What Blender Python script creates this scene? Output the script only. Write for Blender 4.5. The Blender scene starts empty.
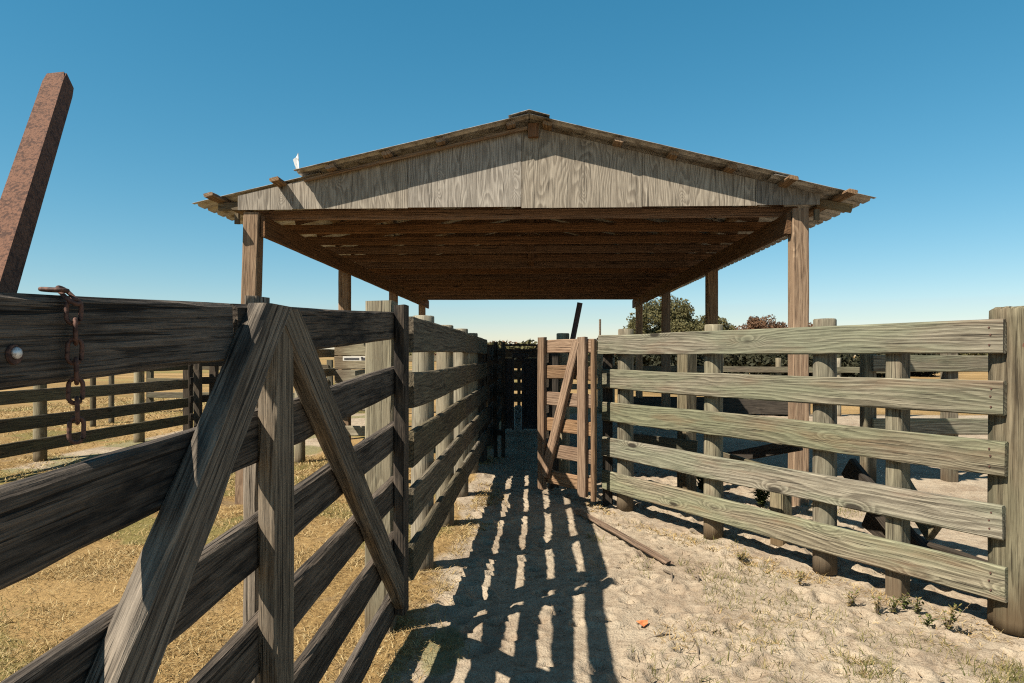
import bpy, bmesh, math, random
import numpy as np
from mathutils import Vector, Matrix

S = bpy.context.scene
COL = S.collection
rng = random.Random(7)
nr = np.random.RandomState(11)
R = math.radians

# ------------------------------------------------------------------ camera frame
F = 683.0                      # focal length in pixels (24 mm on 36 mm)
YAW = math.atan(23/F)
FW = Vector((-math.sin(YAW), math.cos(YAW), 0)); RT = Vector((math.cos(YAW), math.sin(YAW), 0))
CZ = 1.42
def P(px, d, z=0.0):           # image pixel column and estimated distance -> world point
    v = FW*d + RT*((px-512)/F*d)
    return Vector((v.x, v.y, z))

# ------------------------------------------------------------------ numpy noise
def _h(ix, iy, s):
    n = (ix.astype(np.int64)*374761393 + iy.astype(np.int64)*668265263 + s*1442695041) & 0x7fffffff
    n = (n ^ (n >> 13))*1274126177 & 0x7fffffff
    return ((n ^ (n >> 16)) & 0xffff)/65535.0
def vn(x, y, s=0):
    x = np.asarray(x, float); y = np.asarray(y, float)
    ix = np.floor(x); iy = np.floor(y); fx = x-ix; fy = y-iy
    fx = fx*fx*(3-2*fx); fy = fy*fy*(3-2*fy)
    a = _h(ix, iy, s); b = _h(ix+1, iy, s); c = _h(ix, iy+1, s); d = _h(ix+1, iy+1, s)
    return (a*(1-fx)+b*fx)*(1-fy)+(c*(1-fx)+d*fx)*fy
def fbm(x, y, s=0, o=4):
    v = 0; a = .5
    for i in range(o):
        v = v + a*vn(x*2**i+i*17.3, y*2**i-i*9.1, s+i); a *= .5
    return v/(1-.5**o)
def ss(a, b, x):
    t = np.clip((x-a)/(b-a), 0, 1); return t*t*(3-2*t)

PR = nr.rand(900, 4); PR[:, 0] = -0.6+PR[:, 0]*3.6; PR[:, 1] = 2.2+PR[:, 1]*6.5
def sandness(x, y):
    n = fbm(x*1.3, y*1.3, 5)-.5
    return ss(-.95, -.45, x+n*.55)
def height(x, y, prints=False):
    x = np.asarray(x, float); y = np.asarray(y, float)
    near = 1-ss(14, 30, np.hypot(x, y))
    z = (fbm(x*.6, y*.6, 1, 3)-.5)*.06*near
    s = sandness(x, y)
    z = z + near*(fbm(x*6, y*6, 2, 5)-.5)*(.020+.017*s)
    z = z + near*s*(np.abs(fbm(x*3.2, y*3.2, 9, 2)-.5))*.015
    z = z + .03*np.exp(-((x+.70)/.16)**2)*ss(3.0, 3.8, y)*(1-ss(8.6, 9.2, y))*(.6+.8*fbm(x*4, y*4, 3, 3))
    fx = (x-.67)*.5286-(y-6.58)*(-.8489); fx = (x-.67)*.8489+(y-6.58)*.5286
    z = z - .04*np.exp(-((fx-.05)/.55)**2)*ss(.4, 1.0, x)*(1-ss(2.8, 3.6, x))
    if prints:
        for p in PR:
            r = .035+.04*p[2]
            m = (np.abs(x-p[0]) < r*2) & (np.abs(y-p[1]) < r*2)
            if m.any():
                d2 = ((x[m]-p[0])**2+(y[m]-p[1])**2)/r**2
                z[m] += (-.025*np.exp(-d2*1.6)+.010*np.exp(-(np.sqrt(d2)-1.25)**2*8))*(.4+p[3])*s[m]
    return z
def gz(x, y): return float(height(np.array([x]), np.array([y]))[0])

# ------------------------------------------------------------------ object helpers
WM = {}
def link(o, parent=None, M=None):
    COL.objects.link(o)
    M = M or Matrix.Identity(4)
    o.matrix_basis = M; WM[o.name] = M
    if parent:
        o.parent = parent; o.matrix_parent_inverse = WM[parent.name].inverted()
    return o
def tag(o, label, cat, group=None, kind=None):
    o['label'] = label; o['category'] = cat
    if group: o['group'] = group
    if kind: o['kind'] = kind
    return o
def thing(name, label, cat, loc=(0, 0, 0), group=None):
    o = bpy.data.objects.new(name, None); o.empty_display_size = .1
    link(o, None, Matrix.Translation(Vector(loc)))
    return tag(o, label, cat, group)
def mesh_obj(name, verts, faces, mat, parent=None, M=None, smooth=False):
    me = bpy.data.meshes.new(name); me.from_pydata([tuple(v) for v in verts], [], faces); me.update()
    if mat: me.materials.append(mat)
    if smooth: me.polygons.foreach_set('use_smooth', [True]*len(me.polygons))
    return link(bpy.data.objects.new(name, me), parent, M)
def bm_obj(name, bm, mat, parent=None, M=None, smooth=False):
    bmesh.ops.recalc_face_normals(bm, faces=bm.faces[:])
    me = bpy.data.meshes.new(name); bm.to_mesh(me); bm.free()
    if mat: me.materials.append(mat)
    if smooth: me.polygons.foreach_set('use_smooth', [True]*len(me.polygons))
    return link(bpy.data.objects.new(name, me), parent, M)
def frame(A, B, up=(0, 0, 1)):
    A = Vector(A); B = Vector(B); x = (B-A).normalized(); up = Vector(up)
    y = up.cross(x).normalized(); z = x.cross(y)
    M = Matrix((x, y, z)).transposed().to_4x4(); M.translation = A
    return M
def board(name, A, B, w, t, mat, parent=None, up=(0, 0, 1), wob=.004, ch=.006, ends=.005):
    """sawn timber; local X runs along it, local Z is its width, local Y its thickness"""
    A = Vector(A); B = Vector(B); L = (B-A).length; n = max(3, int(L/.11))
    k = rng.random()*100; bow = (rng.random()-.5)*wob*2.5
    vs = []; fs = []
    for i in range(n+1):
        u = i/n; x = u*L
        def q(s, f=1.6): return float(vn(x*f+k, s+k, 3))-.5
        cy = q(1.3)*wob*1.2; cz = q(7.7)*wob*1.6+bow*math.sin(math.pi*u)
        hw = w/2*(1+q(11.1)*wob*5); ht = t/2*(1+q(15.2)*wob*6)
        tw = q(19.9, .7)*wob*6
        pts = []
        for (sy, sz) in ((1, -1), (1, 1), (-1, 1), (-1, -1)):
            c1 = ch*(.6+1.6*float(vn(x*9+k, sy*3+sz*7+k, 8))); c2 = ch*(.6+1.6*float(vn(x*9+k, sy*5+sz*2+k, 9)))
            a = (sy*ht, sz*(hw-c1)); b = (sy*(ht-c2), sz*hw)
            pts += [a, b] if sz*sy > 0 else [b, a]
        for j, (py, pz) in enumerate(pts):
            xe = 0
            if i in (0, n): xe = (rng.random()-.5)*ends
            vs.append((x+xe, cy+py*math.cos(tw)-pz*math.sin(tw), cz+py*math.sin(tw)+pz*math.cos(tw)))
    for i in range(n):
        for j in range(8):
            a = i*8+j; b = i*8+(j+1) % 8; fs.append((a, b, b+8, a+8))
    fs.append(tuple(range(7, -1, -1))); fs.append(tuple(n*8+j for j in range(8)))
    return mesh_obj(name, vs, fs, mat, parent, frame(A, B, up))
def pole(name, A, B, r, mat, parent=None, rough=.05, seg=22, taper=.94, smooth=True, ring=.12):
    A = Vector(A); B = Vector(B); L = (B-A).length; n = max(4, int(L/ring)); k = rng.random()*100
    vs = []; fs = []
    xs = [i/n*L for i in range(n)]+[L-r*.09, L]
    for i, x in enumerate(xs):
        for j in range(seg):
            a = 2*math.pi*j/seg
            rr = r*(1-(1-taper)*x/L)*(1+rough*2*(float(fbm(np.array(x*1.1+k), np.array(math.cos(a)*1.3+k+math.sin(a)), 4, 2))-.5))
            rr *= 1+rough*.6*(float(vn(math.cos(a)*4+k, math.sin(a)*4+k, 6))-.5)
            if i == len(xs)-1: rr *= .9
            vs.append((x+(rough*.05*(rng.random()-.5) if i == len(xs)-1 else 0), rr*math.cos(a), rr*math.sin(a)))
    m = len(xs)
    for i in range(m-1):
        for j in range(seg):
            a = i*seg+j; b = i*seg+(j+1) % seg; fs.append((a, b, b+seg, a+seg))
    fs.append(tuple(range(seg-1, -1, -1))); fs.append(tuple((m-1)*seg+j for j in range(seg)))
    o = mesh_obj(name, vs, fs, mat, parent, frame(A, B, (0, 1, 0.01)))
    if smooth:
        o.data.polygons.foreach_set('use_smooth', [len(p.vertices) == 4 for p in o.data.polygons])
    return o
def tube_bm(bm, pts, r, seg=10, closed=False):
    pts = [Vector(p) for p in pts]; n = len(pts); rings = []
    for i, p in enumerate(pts):
        if closed: t = (pts[(i+1) % n]-pts[i-1])
        else: t = pts[min(i+1, n-1)]-pts[max(i-1, 0)]
        t.normalize(); u = Vector((0, 0, 1)) if abs(t.z) < .9 else Vector((1, 0, 0))
        s = t.cross(u).normalized(); u = s.cross(t)
        rr = r[i] if isinstance(r, (list, tuple)) else r
        rings.append([bm.verts.new(p+(s*math.cos(2*math.pi*j/seg)+u*math.sin(2*math.pi*j/seg))*rr) for j in range(seg)])
    for i in range(n if closed else n-1):
        a = rings[i]; b = rings[(i+1) % n]
        # match seam on closed loops
        off = 0
        if closed and i == n-1:
            off = min(range(seg), key=lambda o: (a[0].co-b[o].co).length)
        for j in range(seg): bm.faces.new((a[j], a[(j+1) % seg], b[(j+1+off) % seg], b[(j+off) % seg]))
    if not closed:
        bm.faces.new(rings[0][::-1]); bm.faces.new(rings[-1])
def box_bm(bm, c, s, M=None, bev=0):
    r = bmesh.ops.create_cube(bm, size=1)
    T = Matrix.Translation(Vector(c)) @ Matrix.Diagonal((s[0], s[1], s[2], 1))
    bmesh.ops.transform(bm, matrix=(M @ T) if M else T, verts=r['verts'])
    if bev:
        es = list({e for v in r['verts'] for e in v.link_edges})
        bmesh.ops.bevel(bm, geom=es, offset=bev, segments=1, affect='EDGES')

# ------------------------------------------------------------------ materials
class NT:
    def __init__(s, name):
        s.m = bpy.data.materials.new(name); s.m.use_nodes = True; s.t = s.m.node_tree; s.t.nodes.clear()
        s.out = s.n('ShaderNodeOutputMaterial'); s.b = s.n('ShaderNodeBsdfPrincipled'); s.l(s.b.outputs[0], s.out.inputs[0])
    def n(s, k, **kw):
        x = s.t.nodes.new(k)
        for a, v in kw.items(): setattr(x, a, v)
        return x
    def l(s, a, b): s.t.links.new(a, b)
    def put(s, sock, v):
        if hasattr(v, 'is_output'): s.l(v, sock)
        else: sock.default_value = v
    def math(s, op, a, b=0.0, c=0.0, clamp=False):
        x = s.n('ShaderNodeMath', operation=op, use_clamp=clamp)
        s.put(x.inputs[0], a); s.put(x.inputs[1], b); s.put(x.inputs[2], c); return x.outputs[0]
    def vmul(s, v, k):
        x = s.n('ShaderNodeVectorMath', operation='MULTIPLY'); s.l(v, x.inputs[0]); x.inputs[1].default_value = k; return x.outputs[0]
    def noise(s, v, scale=1, detail=3, rough=.55, dist=0):
        x = s.n('ShaderNodeTexNoise'); s.l(v, x.inputs['Vector']); x.inputs['Scale'].default_value = scale
        x.inputs['Detail'].default_value = detail; x.inputs['Roughness'].default_value = rough; x.inputs['Distortion'].default_value = dist
        return x.outputs['Fac']
    def ramp(s, v, a, b):
        x = s.n('ShaderNodeMapRange', interpolation_type='SMOOTHSTEP'); s.put(x.inputs[0], v); x.inputs[1].default_value = a; x.inputs[2].default_value = b
        return x.outputs[0]
    def mix(s, f, a, b, mode='MIX'):
        x = s.n('ShaderNodeMix', data_type='RGBA', blend_type=mode); s.put(x.inputs[0], f)
        for i, v in ((6, a), (7, b)):
            if hasattr(v, 'is_output'): s.l(v, x.inputs[i])
            else: x.inputs[i].default_value = (*v, 1)
        return x.outputs[2]
    def bump(s, h, strength=.5, dist=.01, prev=None):
        x = s.n('ShaderNodeBump'); s.l(h, x.inputs['Height']); x.inputs['Strength'].default_value = strength; x.inputs['Distance'].default_value = dist
        if prev: s.l(prev, x.inputs['Normal'])
        return x.outputs[0]
    def fin(s, col, rough=.85, bump=None, metal=0, spec=.3):
        s.put(s.b.inputs['Base Color'], col if hasattr(col, 'is_output') else (*col, 1)); s.put(s.b.inputs['Roughness'], rough)
        s.put(s.b.inputs['Metallic'], metal); s.b.inputs['Specular IOR Level'].default_value = spec
        if bump: s.l(bump, s.b.inputs['Normal'])
        return s.m

def wood(name, light, dark, ring=38.0, warp=2.6, stain=.35, stain_col=(.03, .027, .025), green=0.0, green_col=(.2, .23, .13),
         contrast=1.0, knots=1.0, bump=.55, red=0.0, blotch=.5, rc=.42, soil=0.0):
    m = NT(name)
    tc = m.n('ShaderNodeTexCoord').outputs['Object']; rd = m.n('ShaderNodeObjectInfo').outputs['Random']
    cb = m.n('ShaderNodeCombineXYZ')
    for i, k in enumerate((37.0, 53.0, 71.0)): m.l(m.math('MULTIPLY', rd, k), cb.inputs[i])
    va = m.n('ShaderNodeVectorMath', operation='ADD'); m.l(tc, va.inputs[0]); m.l(cb.outputs[0], va.inputs[1]); p = va.outputs[0]
    sp = m.n('ShaderNodeSeparateXYZ'); m.l(tc, sp.inputs[0])
    # knots: sparse stretched cells
    vo = m.n('ShaderNodeTexVoronoi'); vo.inputs['Scale'].default_value = 1.0; m.l(m.vmul(p, (2.0, 6.5, 6.5)), vo.inputs['Vector'])
    kd = vo.outputs['Distance']; sc = m.n('ShaderNodeSeparateColor'); m.l(vo.outputs['Color'], sc.inputs[0])
    has = m.math('GREATER_THAN', sc.outputs[0], .52)
    kf = m.math('MULTIPLY', m.math('SUBTRACT', 1.0, m.ramp(kd, .0, .42)), has)
    core = m.math('MULTIPLY', m.math('SUBTRACT', 1.0, m.ramp(kd, .06, .17)), has)
    n1 = m.noise(m.vmul(p, (.75, 4.2, 4.2)), 1, 2, .5)
    r = m.math('ADD', m.math('MULTIPLY', sp.outputs[2], ring), m.math('MULTIPLY', sp.outputs[1], ring*.55))
    r = m.math('ADD', r, m.math('MULTIPLY', n1, warp*3.2)); r = m.math('ADD', r, m.math('MULTIPLY', kf, 2.4*knots))
    r = m.math('ADD', r, m.math('MULTIPLY', m.noise(m.vmul(p, (3, 30, 30)), 1, 2), .5))
    g = m.math('FRACT', r); g = m.math('MULTIPLY', m.ramp(g, 0, .75), m.math('SUBTRACT', 1.0, m.ramp(g, .8, 1.0)))
    fib = m.noise(m.vmul(p, (7, 250, 250)), 1, 4, .7)
    stk = m.noise(m.vmul(p, (1.7, 60, 60)), 1, 5, .72)
    crk = m.ramp(m.noise(m.vmul(p, (1.5, 75, 75)), 1, 3, .6), .62, .665)
    crk2 = m.ramp(m.noise(m.vmul(p, (4.0, 170, 170)), 1, 2, .5), .60, .66)
    f = m.math('ADD', m.math('MULTIPLY', g, -rc*contrast), m.math('MULTIPLY', m.math('SUBTRACT', stk, .5), 1.5*contrast))
    f = m.math('ADD', f, m.math('MULTIPLY', m.math('SUBTRACT', fib, .5), 1.9*contrast))
    f = m.math('ADD', f, .66, clamp=True)
    bl = m.noise(m.vmul(p, (3.5, 13, 13)), 1, 5, .65)
    f = m.math('ADD', f, m.math('MULTIPLY', m.math('SUBTRACT', bl, .5), 1.1*blotch), clamp=True)
    scr = m.ramp(m.noise(m.vmul(p, (2.2, 90, 90)), 1, 2, .5), .60, .72)
    f = m.math('ADD', f, m.math('MULTIPLY', scr, .35*blotch), clamp=True)
    c = m.mix(f, dark, light)
    if green: c = m.mix(m.math('MULTIPLY', m.ramp(m.noise(m.vmul(p, (.9, 5, 5)), 1, 4), .38, .62), green), c, m.mix(f, tuple(x*.55 for x in green_col), green_col))
    if red: c = m.mix(m.math('MULTIPLY', m.ramp(m.noise(m.vmul(p, (1.6, 9, 9)), 1, 3), .52, .7), red), c, (.22, .11, .06))
    st = m.ramp(m.noise(m.vmul(p, (1.4, 7, 7)), 1, 6, .68), .56-.12*stain, .80-.12*stain)
    c = m.mix(m.math('MULTIPLY', st, min(1, stain*1.6)), c, stain_col)
    c = m.mix(m.math('MULTIPLY', core, .75*knots), c, tuple(x*.35 for x in dark))
    ck = m.math('ADD', m.math('MULTIPLY', crk, .8), m.math('MULTIPLY', crk2, .5), clamp=True)
    c = m.mix(ck, c, tuple(x*.3 for x in dark))
    if soil:
        sz = m.math('ADD', sp.outputs[0], m.math('MULTIPLY', m.noise(m.vmul(p, (4, 14, 14)), 1, 4, .65), .35))
        c = m.mix(m.math('MULTIPLY', m.math('SUBTRACT', 1.0, m.ramp(sz, .22, .52)), soil), c, (.135, .092, .052))
    # each board its own shade
    hv = m.n('ShaderNodeHueSaturation'); m.l(c, hv.inputs['Color'])
    m.l(m.math('ADD', m.math('MULTIPLY', m.math('FRACT', m.math('MULTIPLY', rd, 13.7)), .30), .54), hv.inputs['Value'])
    m.l(m.math('ADD', m.math('MULTIPLY', m.math('FRACT', m.math('MULTIPLY', rd, 7.3)), .3), .82), hv.inputs['Saturation'])
    h = m.math('SUBTRACT', m.math('ADD', m.math('MULTIPLY', fib, .6), m.math('MULTIPLY', stk, .6)), m.math('MULTIPLY', ck, .9))
    h = m.math('SUBTRACT', h, m.math('MULTIPLY', g, .18))
    return m.fin(hv.outputs[0], .86, m.bump(h, bump, .008), 0, .2)

M_gate = wood('weathered_dark_timber', (.19, .152, .117), (.017, .014, .012), stain=.74, stain_col=(.008, .0075, .0075), contrast=1.05, warp=1.5, bump=.9, blotch=1.0, rc=.22)
M_brace = wood('weathered_grey_timber', (.37, .305, .23), (.062, .05, .039), stain=.45, stain_col=(.018, .016, .015), contrast=1.15, warp=1.6, bump=.8, blotch=.8, rc=.25)
M_chute = wood('grey_brown_timber', (.24, .195, .13), (.08, .064, .044), stain=.4, green=.15, warp=2.4, contrast=1.1)
M_right = wood('greenish_treated_timber', (.375, .335, .24), (.125, .106, .073), stain=.24, stain_col=(.055, .043, .032), green=.66, green_col=(.265, .29, .18), warp=3.0, contrast=.95, red=.3, knots=1.8, rc=.6)
M_rpost = wood('greenish_round_post', (.36, .305, .21), (.12, .094, .06), stain=.34, stain_col=(.05, .038, .026), green=.38, green_col=(.25, .26, .165), warp=2, knots=.9, ring=17, contrast=1.0, soil=.85)
M_pale = wood('pale_round_post', (.42, .37, .255), (.20, .165, .11), stain=.15, green=.3, green_col=(.28, .28, .18), warp=2, knots=.9, ring=17, contrast=1.0, soil=.7)
M_brown = wood('tan_brown_timber', (.39, .26, .16), (.15, .088, .05), stain=.25, red=.2, warp=2.0)
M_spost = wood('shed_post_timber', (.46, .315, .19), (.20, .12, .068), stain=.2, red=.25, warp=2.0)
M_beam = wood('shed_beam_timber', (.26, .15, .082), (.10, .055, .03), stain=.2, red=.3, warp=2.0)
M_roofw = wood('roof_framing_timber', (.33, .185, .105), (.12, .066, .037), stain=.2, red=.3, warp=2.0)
M_ply = wood('weathered_plywood', (.47, .42, .345), (.20, .172, .138), ring=26, warp=7.0, stain=.22, stain_col=(.06, .05, .042), contrast=.85, knots=2.6, bump=.4, rc=.62, blotch=.6)
M_far = wood('old_rail_timber', (.20, .165, .115), (.08, .064, .044), stain=.4, green=.3)
M_shade = wood('dark_shaded_timber', (.10, .08, .06), (.03, .024, .018), stain=.5)  # dark timber

def metal(name, c1, c2, rust=.5, met=.4, rough=.55, scale=18, bump=.3):
    m = NT(name); tc = m.n('ShaderNodeTexCoord').outputs['Object']
    a = m.noise(tc, scale, 6, .65); b = m.noise(tc, scale*.25, 4, .6)
    f = m.ramp(m.math('ADD', m.math('MULTIPLY', a, .6), m.math('MULTIPLY', b, .4)), .62-.3*rust, .72-.25*rust)
    c = m.mix(f, c1, c2); c = m.mix(m.ramp(m.noise(tc, scale*3, 3, .6), .45, .75), c, tuple(x*.45 for x in c2))
    return m.fin(c, rough, m.bump(a, bump, .003), met, .4)
M_rust = metal('rusty_steel', (.125, .057, .032), (.045, .018, .010), .5, .05, .85, 130, .9)
M_rustd = metal('dark_rusty_steel', (.11, .055, .04), (.05, .025, .02), .5, .3, .7, 80)
M_galv = metal('galvanised_sheet', (.42, .40, .37), (.27, .225, .18), .35, .35, .55, 4, .1)
M_bolt = metal('galvanised_bolt', (.62, .62, .62), (.45, .43, .40), .1, .5, .45, 60)
M_white = metal('white_flashing', (.78, .78, .76), (.62, .61, .58), .1, 0, .5, 9)
M_dark = metal('black_painted_steel', (.030, .028, .030), (.055, .030, .024), .25, .2, .6, 12)
def plain(name, c, rough=.8, k=.25, scale=14):
    m = NT(name); tc = m.n('ShaderNodeTexCoord').outputs['Object']
    return m.fin(m.mix(m.ramp(m.noise(tc, scale, 4), .3, .7), tuple(x*(1-k) for x in c), tuple(min(1, x*(1+k)) for x in c)), rough)
M_sign = plain('white_sign_paint', (.48, .47, .43), .6, .06)
M_ink = plain('sign_lettering', (.04, .04, .045), .6, .1)
M_slab = plain('pale_concrete', (.30, .36, .36), .9)
M_orange = plain('orange_leaf', (.50, .16, .06), .7, .3, 60)

def leafmat(name, c1, c2, c3, trans=.25):
    m = NT(name); a = m.n('ShaderNodeAttribute', attribute_name='tint').outputs['Fac']
    c = m.mix(m.ramp(a, 0, .6), c1, c2); c = m.mix(m.ramp(a, .6, 1.0), c, c3)
    c = m.mix(1.0, c, (.70, .70, .70), 'MULTIPLY')
    m.fin(c, .75, None, 0, .2)
    tr = m.n('ShaderNodeBsdfTranslucent'); m.l(c, tr.inputs[0]); ms = m.n('ShaderNodeMixShader'); ms.inputs[0].default_value = trans
    m.l(m.b.outputs[0], ms.inputs[1]); m.l(tr.outputs[0], ms.inputs[2]); m.l(ms.outputs[0], m.out.inputs[0])
    return m.m
M_dry = leafmat('dry_grass_blades', (.30, .19, .075), (.50, .36, .16), (.62, .50, .27), .2)
M_grn = leafmat('green_grass_blades', (.10, .12, .032), (.24, .22, .075), (.44, .35, .16), .3)
M_weed = leafmat('weed_leaves', (.08, .11, .03), (.17, .19, .055), (.34, .25, .11), .3)
M_oak = leafmat('olive_oak_leaves', (.07, .07, .028), (.14, .13, .055), (.21, .185, .085), .2)
M_redl = leafmat('russet_tree_leaves', (.10, .058, .032), (.19, .105, .058), (.26, .16, .09), .2)
M_bush = leafmat('dark_hedge_leaves', (.016, .02, .011), (.036, .037, .018), (.06, .054, .028), .1)
M_twig = leafmat('twig_litter', (.10, .07, .045), (.24, .17, .10), (.42, .33, .21), .05)
M_bark = plain('grey_bark', (.12, .095, .07), .9, .4, 8)

# ------------------------------------------------------------------ ground
def lines(parts):
    out = []
    for a, b, st in parts: out += list(np.arange(a, b, st))
    return np.array(out)
def geo(a, b, s, g):
    v = [a]; st = s
    while v[-1] < b: v.append(v[-1]+st); st *= g
    return v
gx = np.concatenate([-np.array(geo(8, 700, .3, 1.22))[::-1], np.arange(-8, -3, .08), np.arange(-3, -1.0, .035), np.arange(-1.0, 3.3, .016), np.arange(3.3, 8, .07), np.array(geo(8, 700, .3, 1.22))])
gy = np.concatenate([-np.array(geo(0, 300, .5, 1.3))[::-1], np.arange(.4, 2.4, .1), np.arange(2.4, 6.2, .016), np.arange(6.2, 9, .03), np.arange(9, 16, .1), np.array(geo(16, 900, .3, 1.2))])
X, Y = np.meshgrid(gx, gy); nx, ny = len(gx), len(gy)
xf, yf = X.ravel(), Y.ravel(); Z = height(xf, yf, True)
me = bpy.data.meshes.new('ground'); me.vertices.add(nx*ny)
me.vertices.foreach_set('co', np.stack([xf, yf, Z], 1).ravel())
I = (np.arange(ny-1)[:, None]*nx+np.arange(nx-1)[None, :]).ravel()
q = np.stack([I, I+1, I+nx+1, I+nx], 1).astype(np.int32); nq = len(q)
me.loops.add(nq*4); me.loops.foreach_set('vertex_index', q.ravel()); me.polygons.add(nq)
me.polygons.foreach_set('loop_start', np.arange(nq, dtype=np.int32)*4); me.polygons.foreach_set('loop_total', np.full(nq, 4, np.int32))
me.polygons.foreach_set('use_smooth', np.ones(nq, bool))
def dryness(x, y):
    s = 1-sandness(x, y)
    pale = ss(7.9, 9.0, y+(fbm(x*1.2, y*1.2, 21)-.5)*1.2)*ss(-7.0, -6.5, x)*ss(-2.6, -3.6, x)          # bare strip by the far fence
    far = np.maximum(ss(-6.4, -7.2, x), ss(15.5, 17.5, y))
    return np.clip(np.maximum(s*(1-pale*.8), far), 0, 1)
def greenness(x, y):
    g = ss(.47, .60, fbm(x*1.1+4, y*1.1, 31))*.8*(1-sandness(x, y))
    g = g+ss(.5, .2, np.hypot((x+.45)/.35, (y-3.3)/.9))*.8+.9*np.exp(-((y-7.8)/.35)**2)*ss(-2.5, -3.5, x)*ss(.40, .55, fbm(x*2, y*2, 8))
    return np.clip(g, 0, 1)
dr = dryness(xf, yf); grn = greenness(xf, yf)
at = me.attributes.new('dry', 'FLOAT', 'POINT'); at.data.foreach_set('value', dr.astype(np.float32))
at = me.attributes.new('green', 'FLOAT', 'POINT'); at.data.foreach_set('value', grn.astype(np.float32))
me.update(); me.validate()
m = NT('sandy_ground'); pos = m.n('ShaderNodeNewGeometry').outputs['Position']
ad = m.n('ShaderNodeAttribute', attribute_name='dry').outputs['Fac']; ag = m.n('ShaderNodeAttribute', attribute_name='green').outputs['Fac']
f1 = m.noise(pos, 1.6, 5, .6); f2 = m.noise(pos, 14, 5, .65); f3 = m.noise(pos, 90, 3, .6)
sand = m.mix(m.ramp(m.math('ADD', m.math('MULTIPLY', f1, .5), m.math('MULTIPLY', f2, .5)), .34, .62), (.30, .235, .175), (.475, .405, .315))
sand = m.mix(m.math('MULTIPLY', m.ramp(f3, .52, .70), .45), sand, (.16, .115, .078))
sand = m.mix(m.math('MULTIPLY', m.ramp(m.noise(pos, 37, 4, .7), .60, .68), .6), sand, (.095, .068, .045))
sand = m.mix(m.math('MULTIPLY', m.ramp(m.noise(pos, 5, 6, .75), .55, .68), .5), sand, (.22, .16, .105))
sand = m.mix(m.math('MULTIPLY', m.ramp(m.noise(pos, 160, 2, .6), .58, .68), .55), sand, (.10, .075, .052))
sand = m.mix(m.math('MULTIPLY', m.ramp(m.noise(pos, 55, 3, .7), .62, .70), .6), sand, (.50, .45, .38))
gr = m.mix(m.ramp(m.noise(pos, 30, 6, .7), .35, .65), (.17, .105, .042), (.36, .245, .105))
gr = m.mix(m.math('MULTIPLY', m.ramp(m.noise(pos, 2.2, 5, .65), .52, .66), .6), gr, (.20, .15, .095))
gr = m.mix(m.ramp(m.noise(pos, .25, 4, .6), .4, .65), gr, (.40, .27, .125))
c = m.mix(m.ramp(m.math('ADD', ad, m.math('MULTIPLY', m.math('SUBTRACT', f2, .5), .7)), .3, .65), sand, gr)
c = m.mix(m.math('MULTIPLY', m.ramp(m.math('ADD', ag, m.math('MULTIPLY', m.math('SUBTRACT', f2, .5), .8)), .35, .8), .6), c, (.15, .16, .05))
hb = m.math('ADD', m.math('MULTIPLY', f3, .35), m.math('ADD', f2, m.math('MULTIPLY', m.noise(pos, 240, 2), .12)))
c = m.mix(1.0, c, (.73, .72, .69), 'MULTIPLY')
me.materials.append(m.fin(c, .95, m.bump(hb, 1.0, .022), 0, .1))
gnd = link(bpy.data.objects.new('ground', me)); gnd['kind'] = 'structure'

# ------------------------------------------------------------------ grass and litter
def blades(name, label, cat, pts, lens, width, lean, mat, tint):
    n = len(pts); z = height(pts[:, 0], pts[:, 1])-.004
    th = nr.rand(n)*6.283; ln = lean[0]+nr.rand(n)*(lean[1]-lean[0])
    d = np.stack([np.cos(th)*np.sin(ln), np.sin(th)*np.sin(ln), np.cos(ln)], 1)
    ph = nr.rand(n)*6.283; sd = np.stack([np.cos(ph), np.sin(ph), np.zeros(n)], 1)*(width*(.6+.8*nr.rand(n)))[:, None]
    b = np.stack([pts[:, 0], pts[:, 1], z], 1); L = lens[:, None]
    mid = b+d*L*.55; dd = d.copy(); dd[:, 2] -= .45; tip = mid+dd*L*.5
    tip[:, 2] = np.maximum(tip[:, 2], z+.004)
    v = np.stack([b-sd, b+sd, mid+sd*.7, mid-sd*.7, tip], 1).reshape(-1, 3)
    me = bpy.data.meshes.new(name); me.vertices.add(n*5); me.vertices.foreach_set('co', v.ravel())
    o = np.arange(n)[:, None]*5
    idx = np.concatenate([o+0, o+1, o+2, o+3, o+3, o+2, o+4], 1).astype(np.int32)
    me.loops.add(n*7); me.loops.foreach_set('vertex_index', idx.ravel()); me.polygons.add(n*2)
    ls = np.stack([np.arange(n)*7, np.arange(n)*7+4], 1).ravel().astype(np.int32)
    me.polygons.foreach_set('loop_start', ls); me.polygons.foreach_set('loop_total', np.tile(np.array([4, 3], np.int32), n))
    a = me.attributes.new('tint', 'FLOAT', 'POINT'); a.data.foreach_set('value', np.repeat(tint, 5).astype(np.float32))
    me.update(); me.validate(); me.materials.append(mat)
    ob = link(bpy.data.objects.new(name, me)); tag(ob, label, cat, None, 'stuff'); return ob
def scatter(n, x0, x1, y0, y1, prob):
    p = np.stack([x0+nr.rand(n)*(x1-x0), y0+nr.rand(n)*(y1-y0)], 1)
    return p[nr.rand(n) < prob(p[:, 0], p[:, 1])]
pa = scatter(60000, -3.2, -.35, 2.2, 5.0, lambda x, y: dryness(x, y)*(.12+.88*ss(.38, .6, fbm(x*3, y*3, 41))))
pb = scatter(90000, -7, -.4, 5.0, 9.5, lambda x, y: dryness(x, y)*(.12+.88*ss(.38, .6, fbm(x*3, y*3, 41))))
pc = scatter(26000, -14, -6.6, 6, 22, lambda x, y: .8)
def nearfence(x, y): return (x-.67)*.8489+(y-6.58)*.5286
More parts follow.
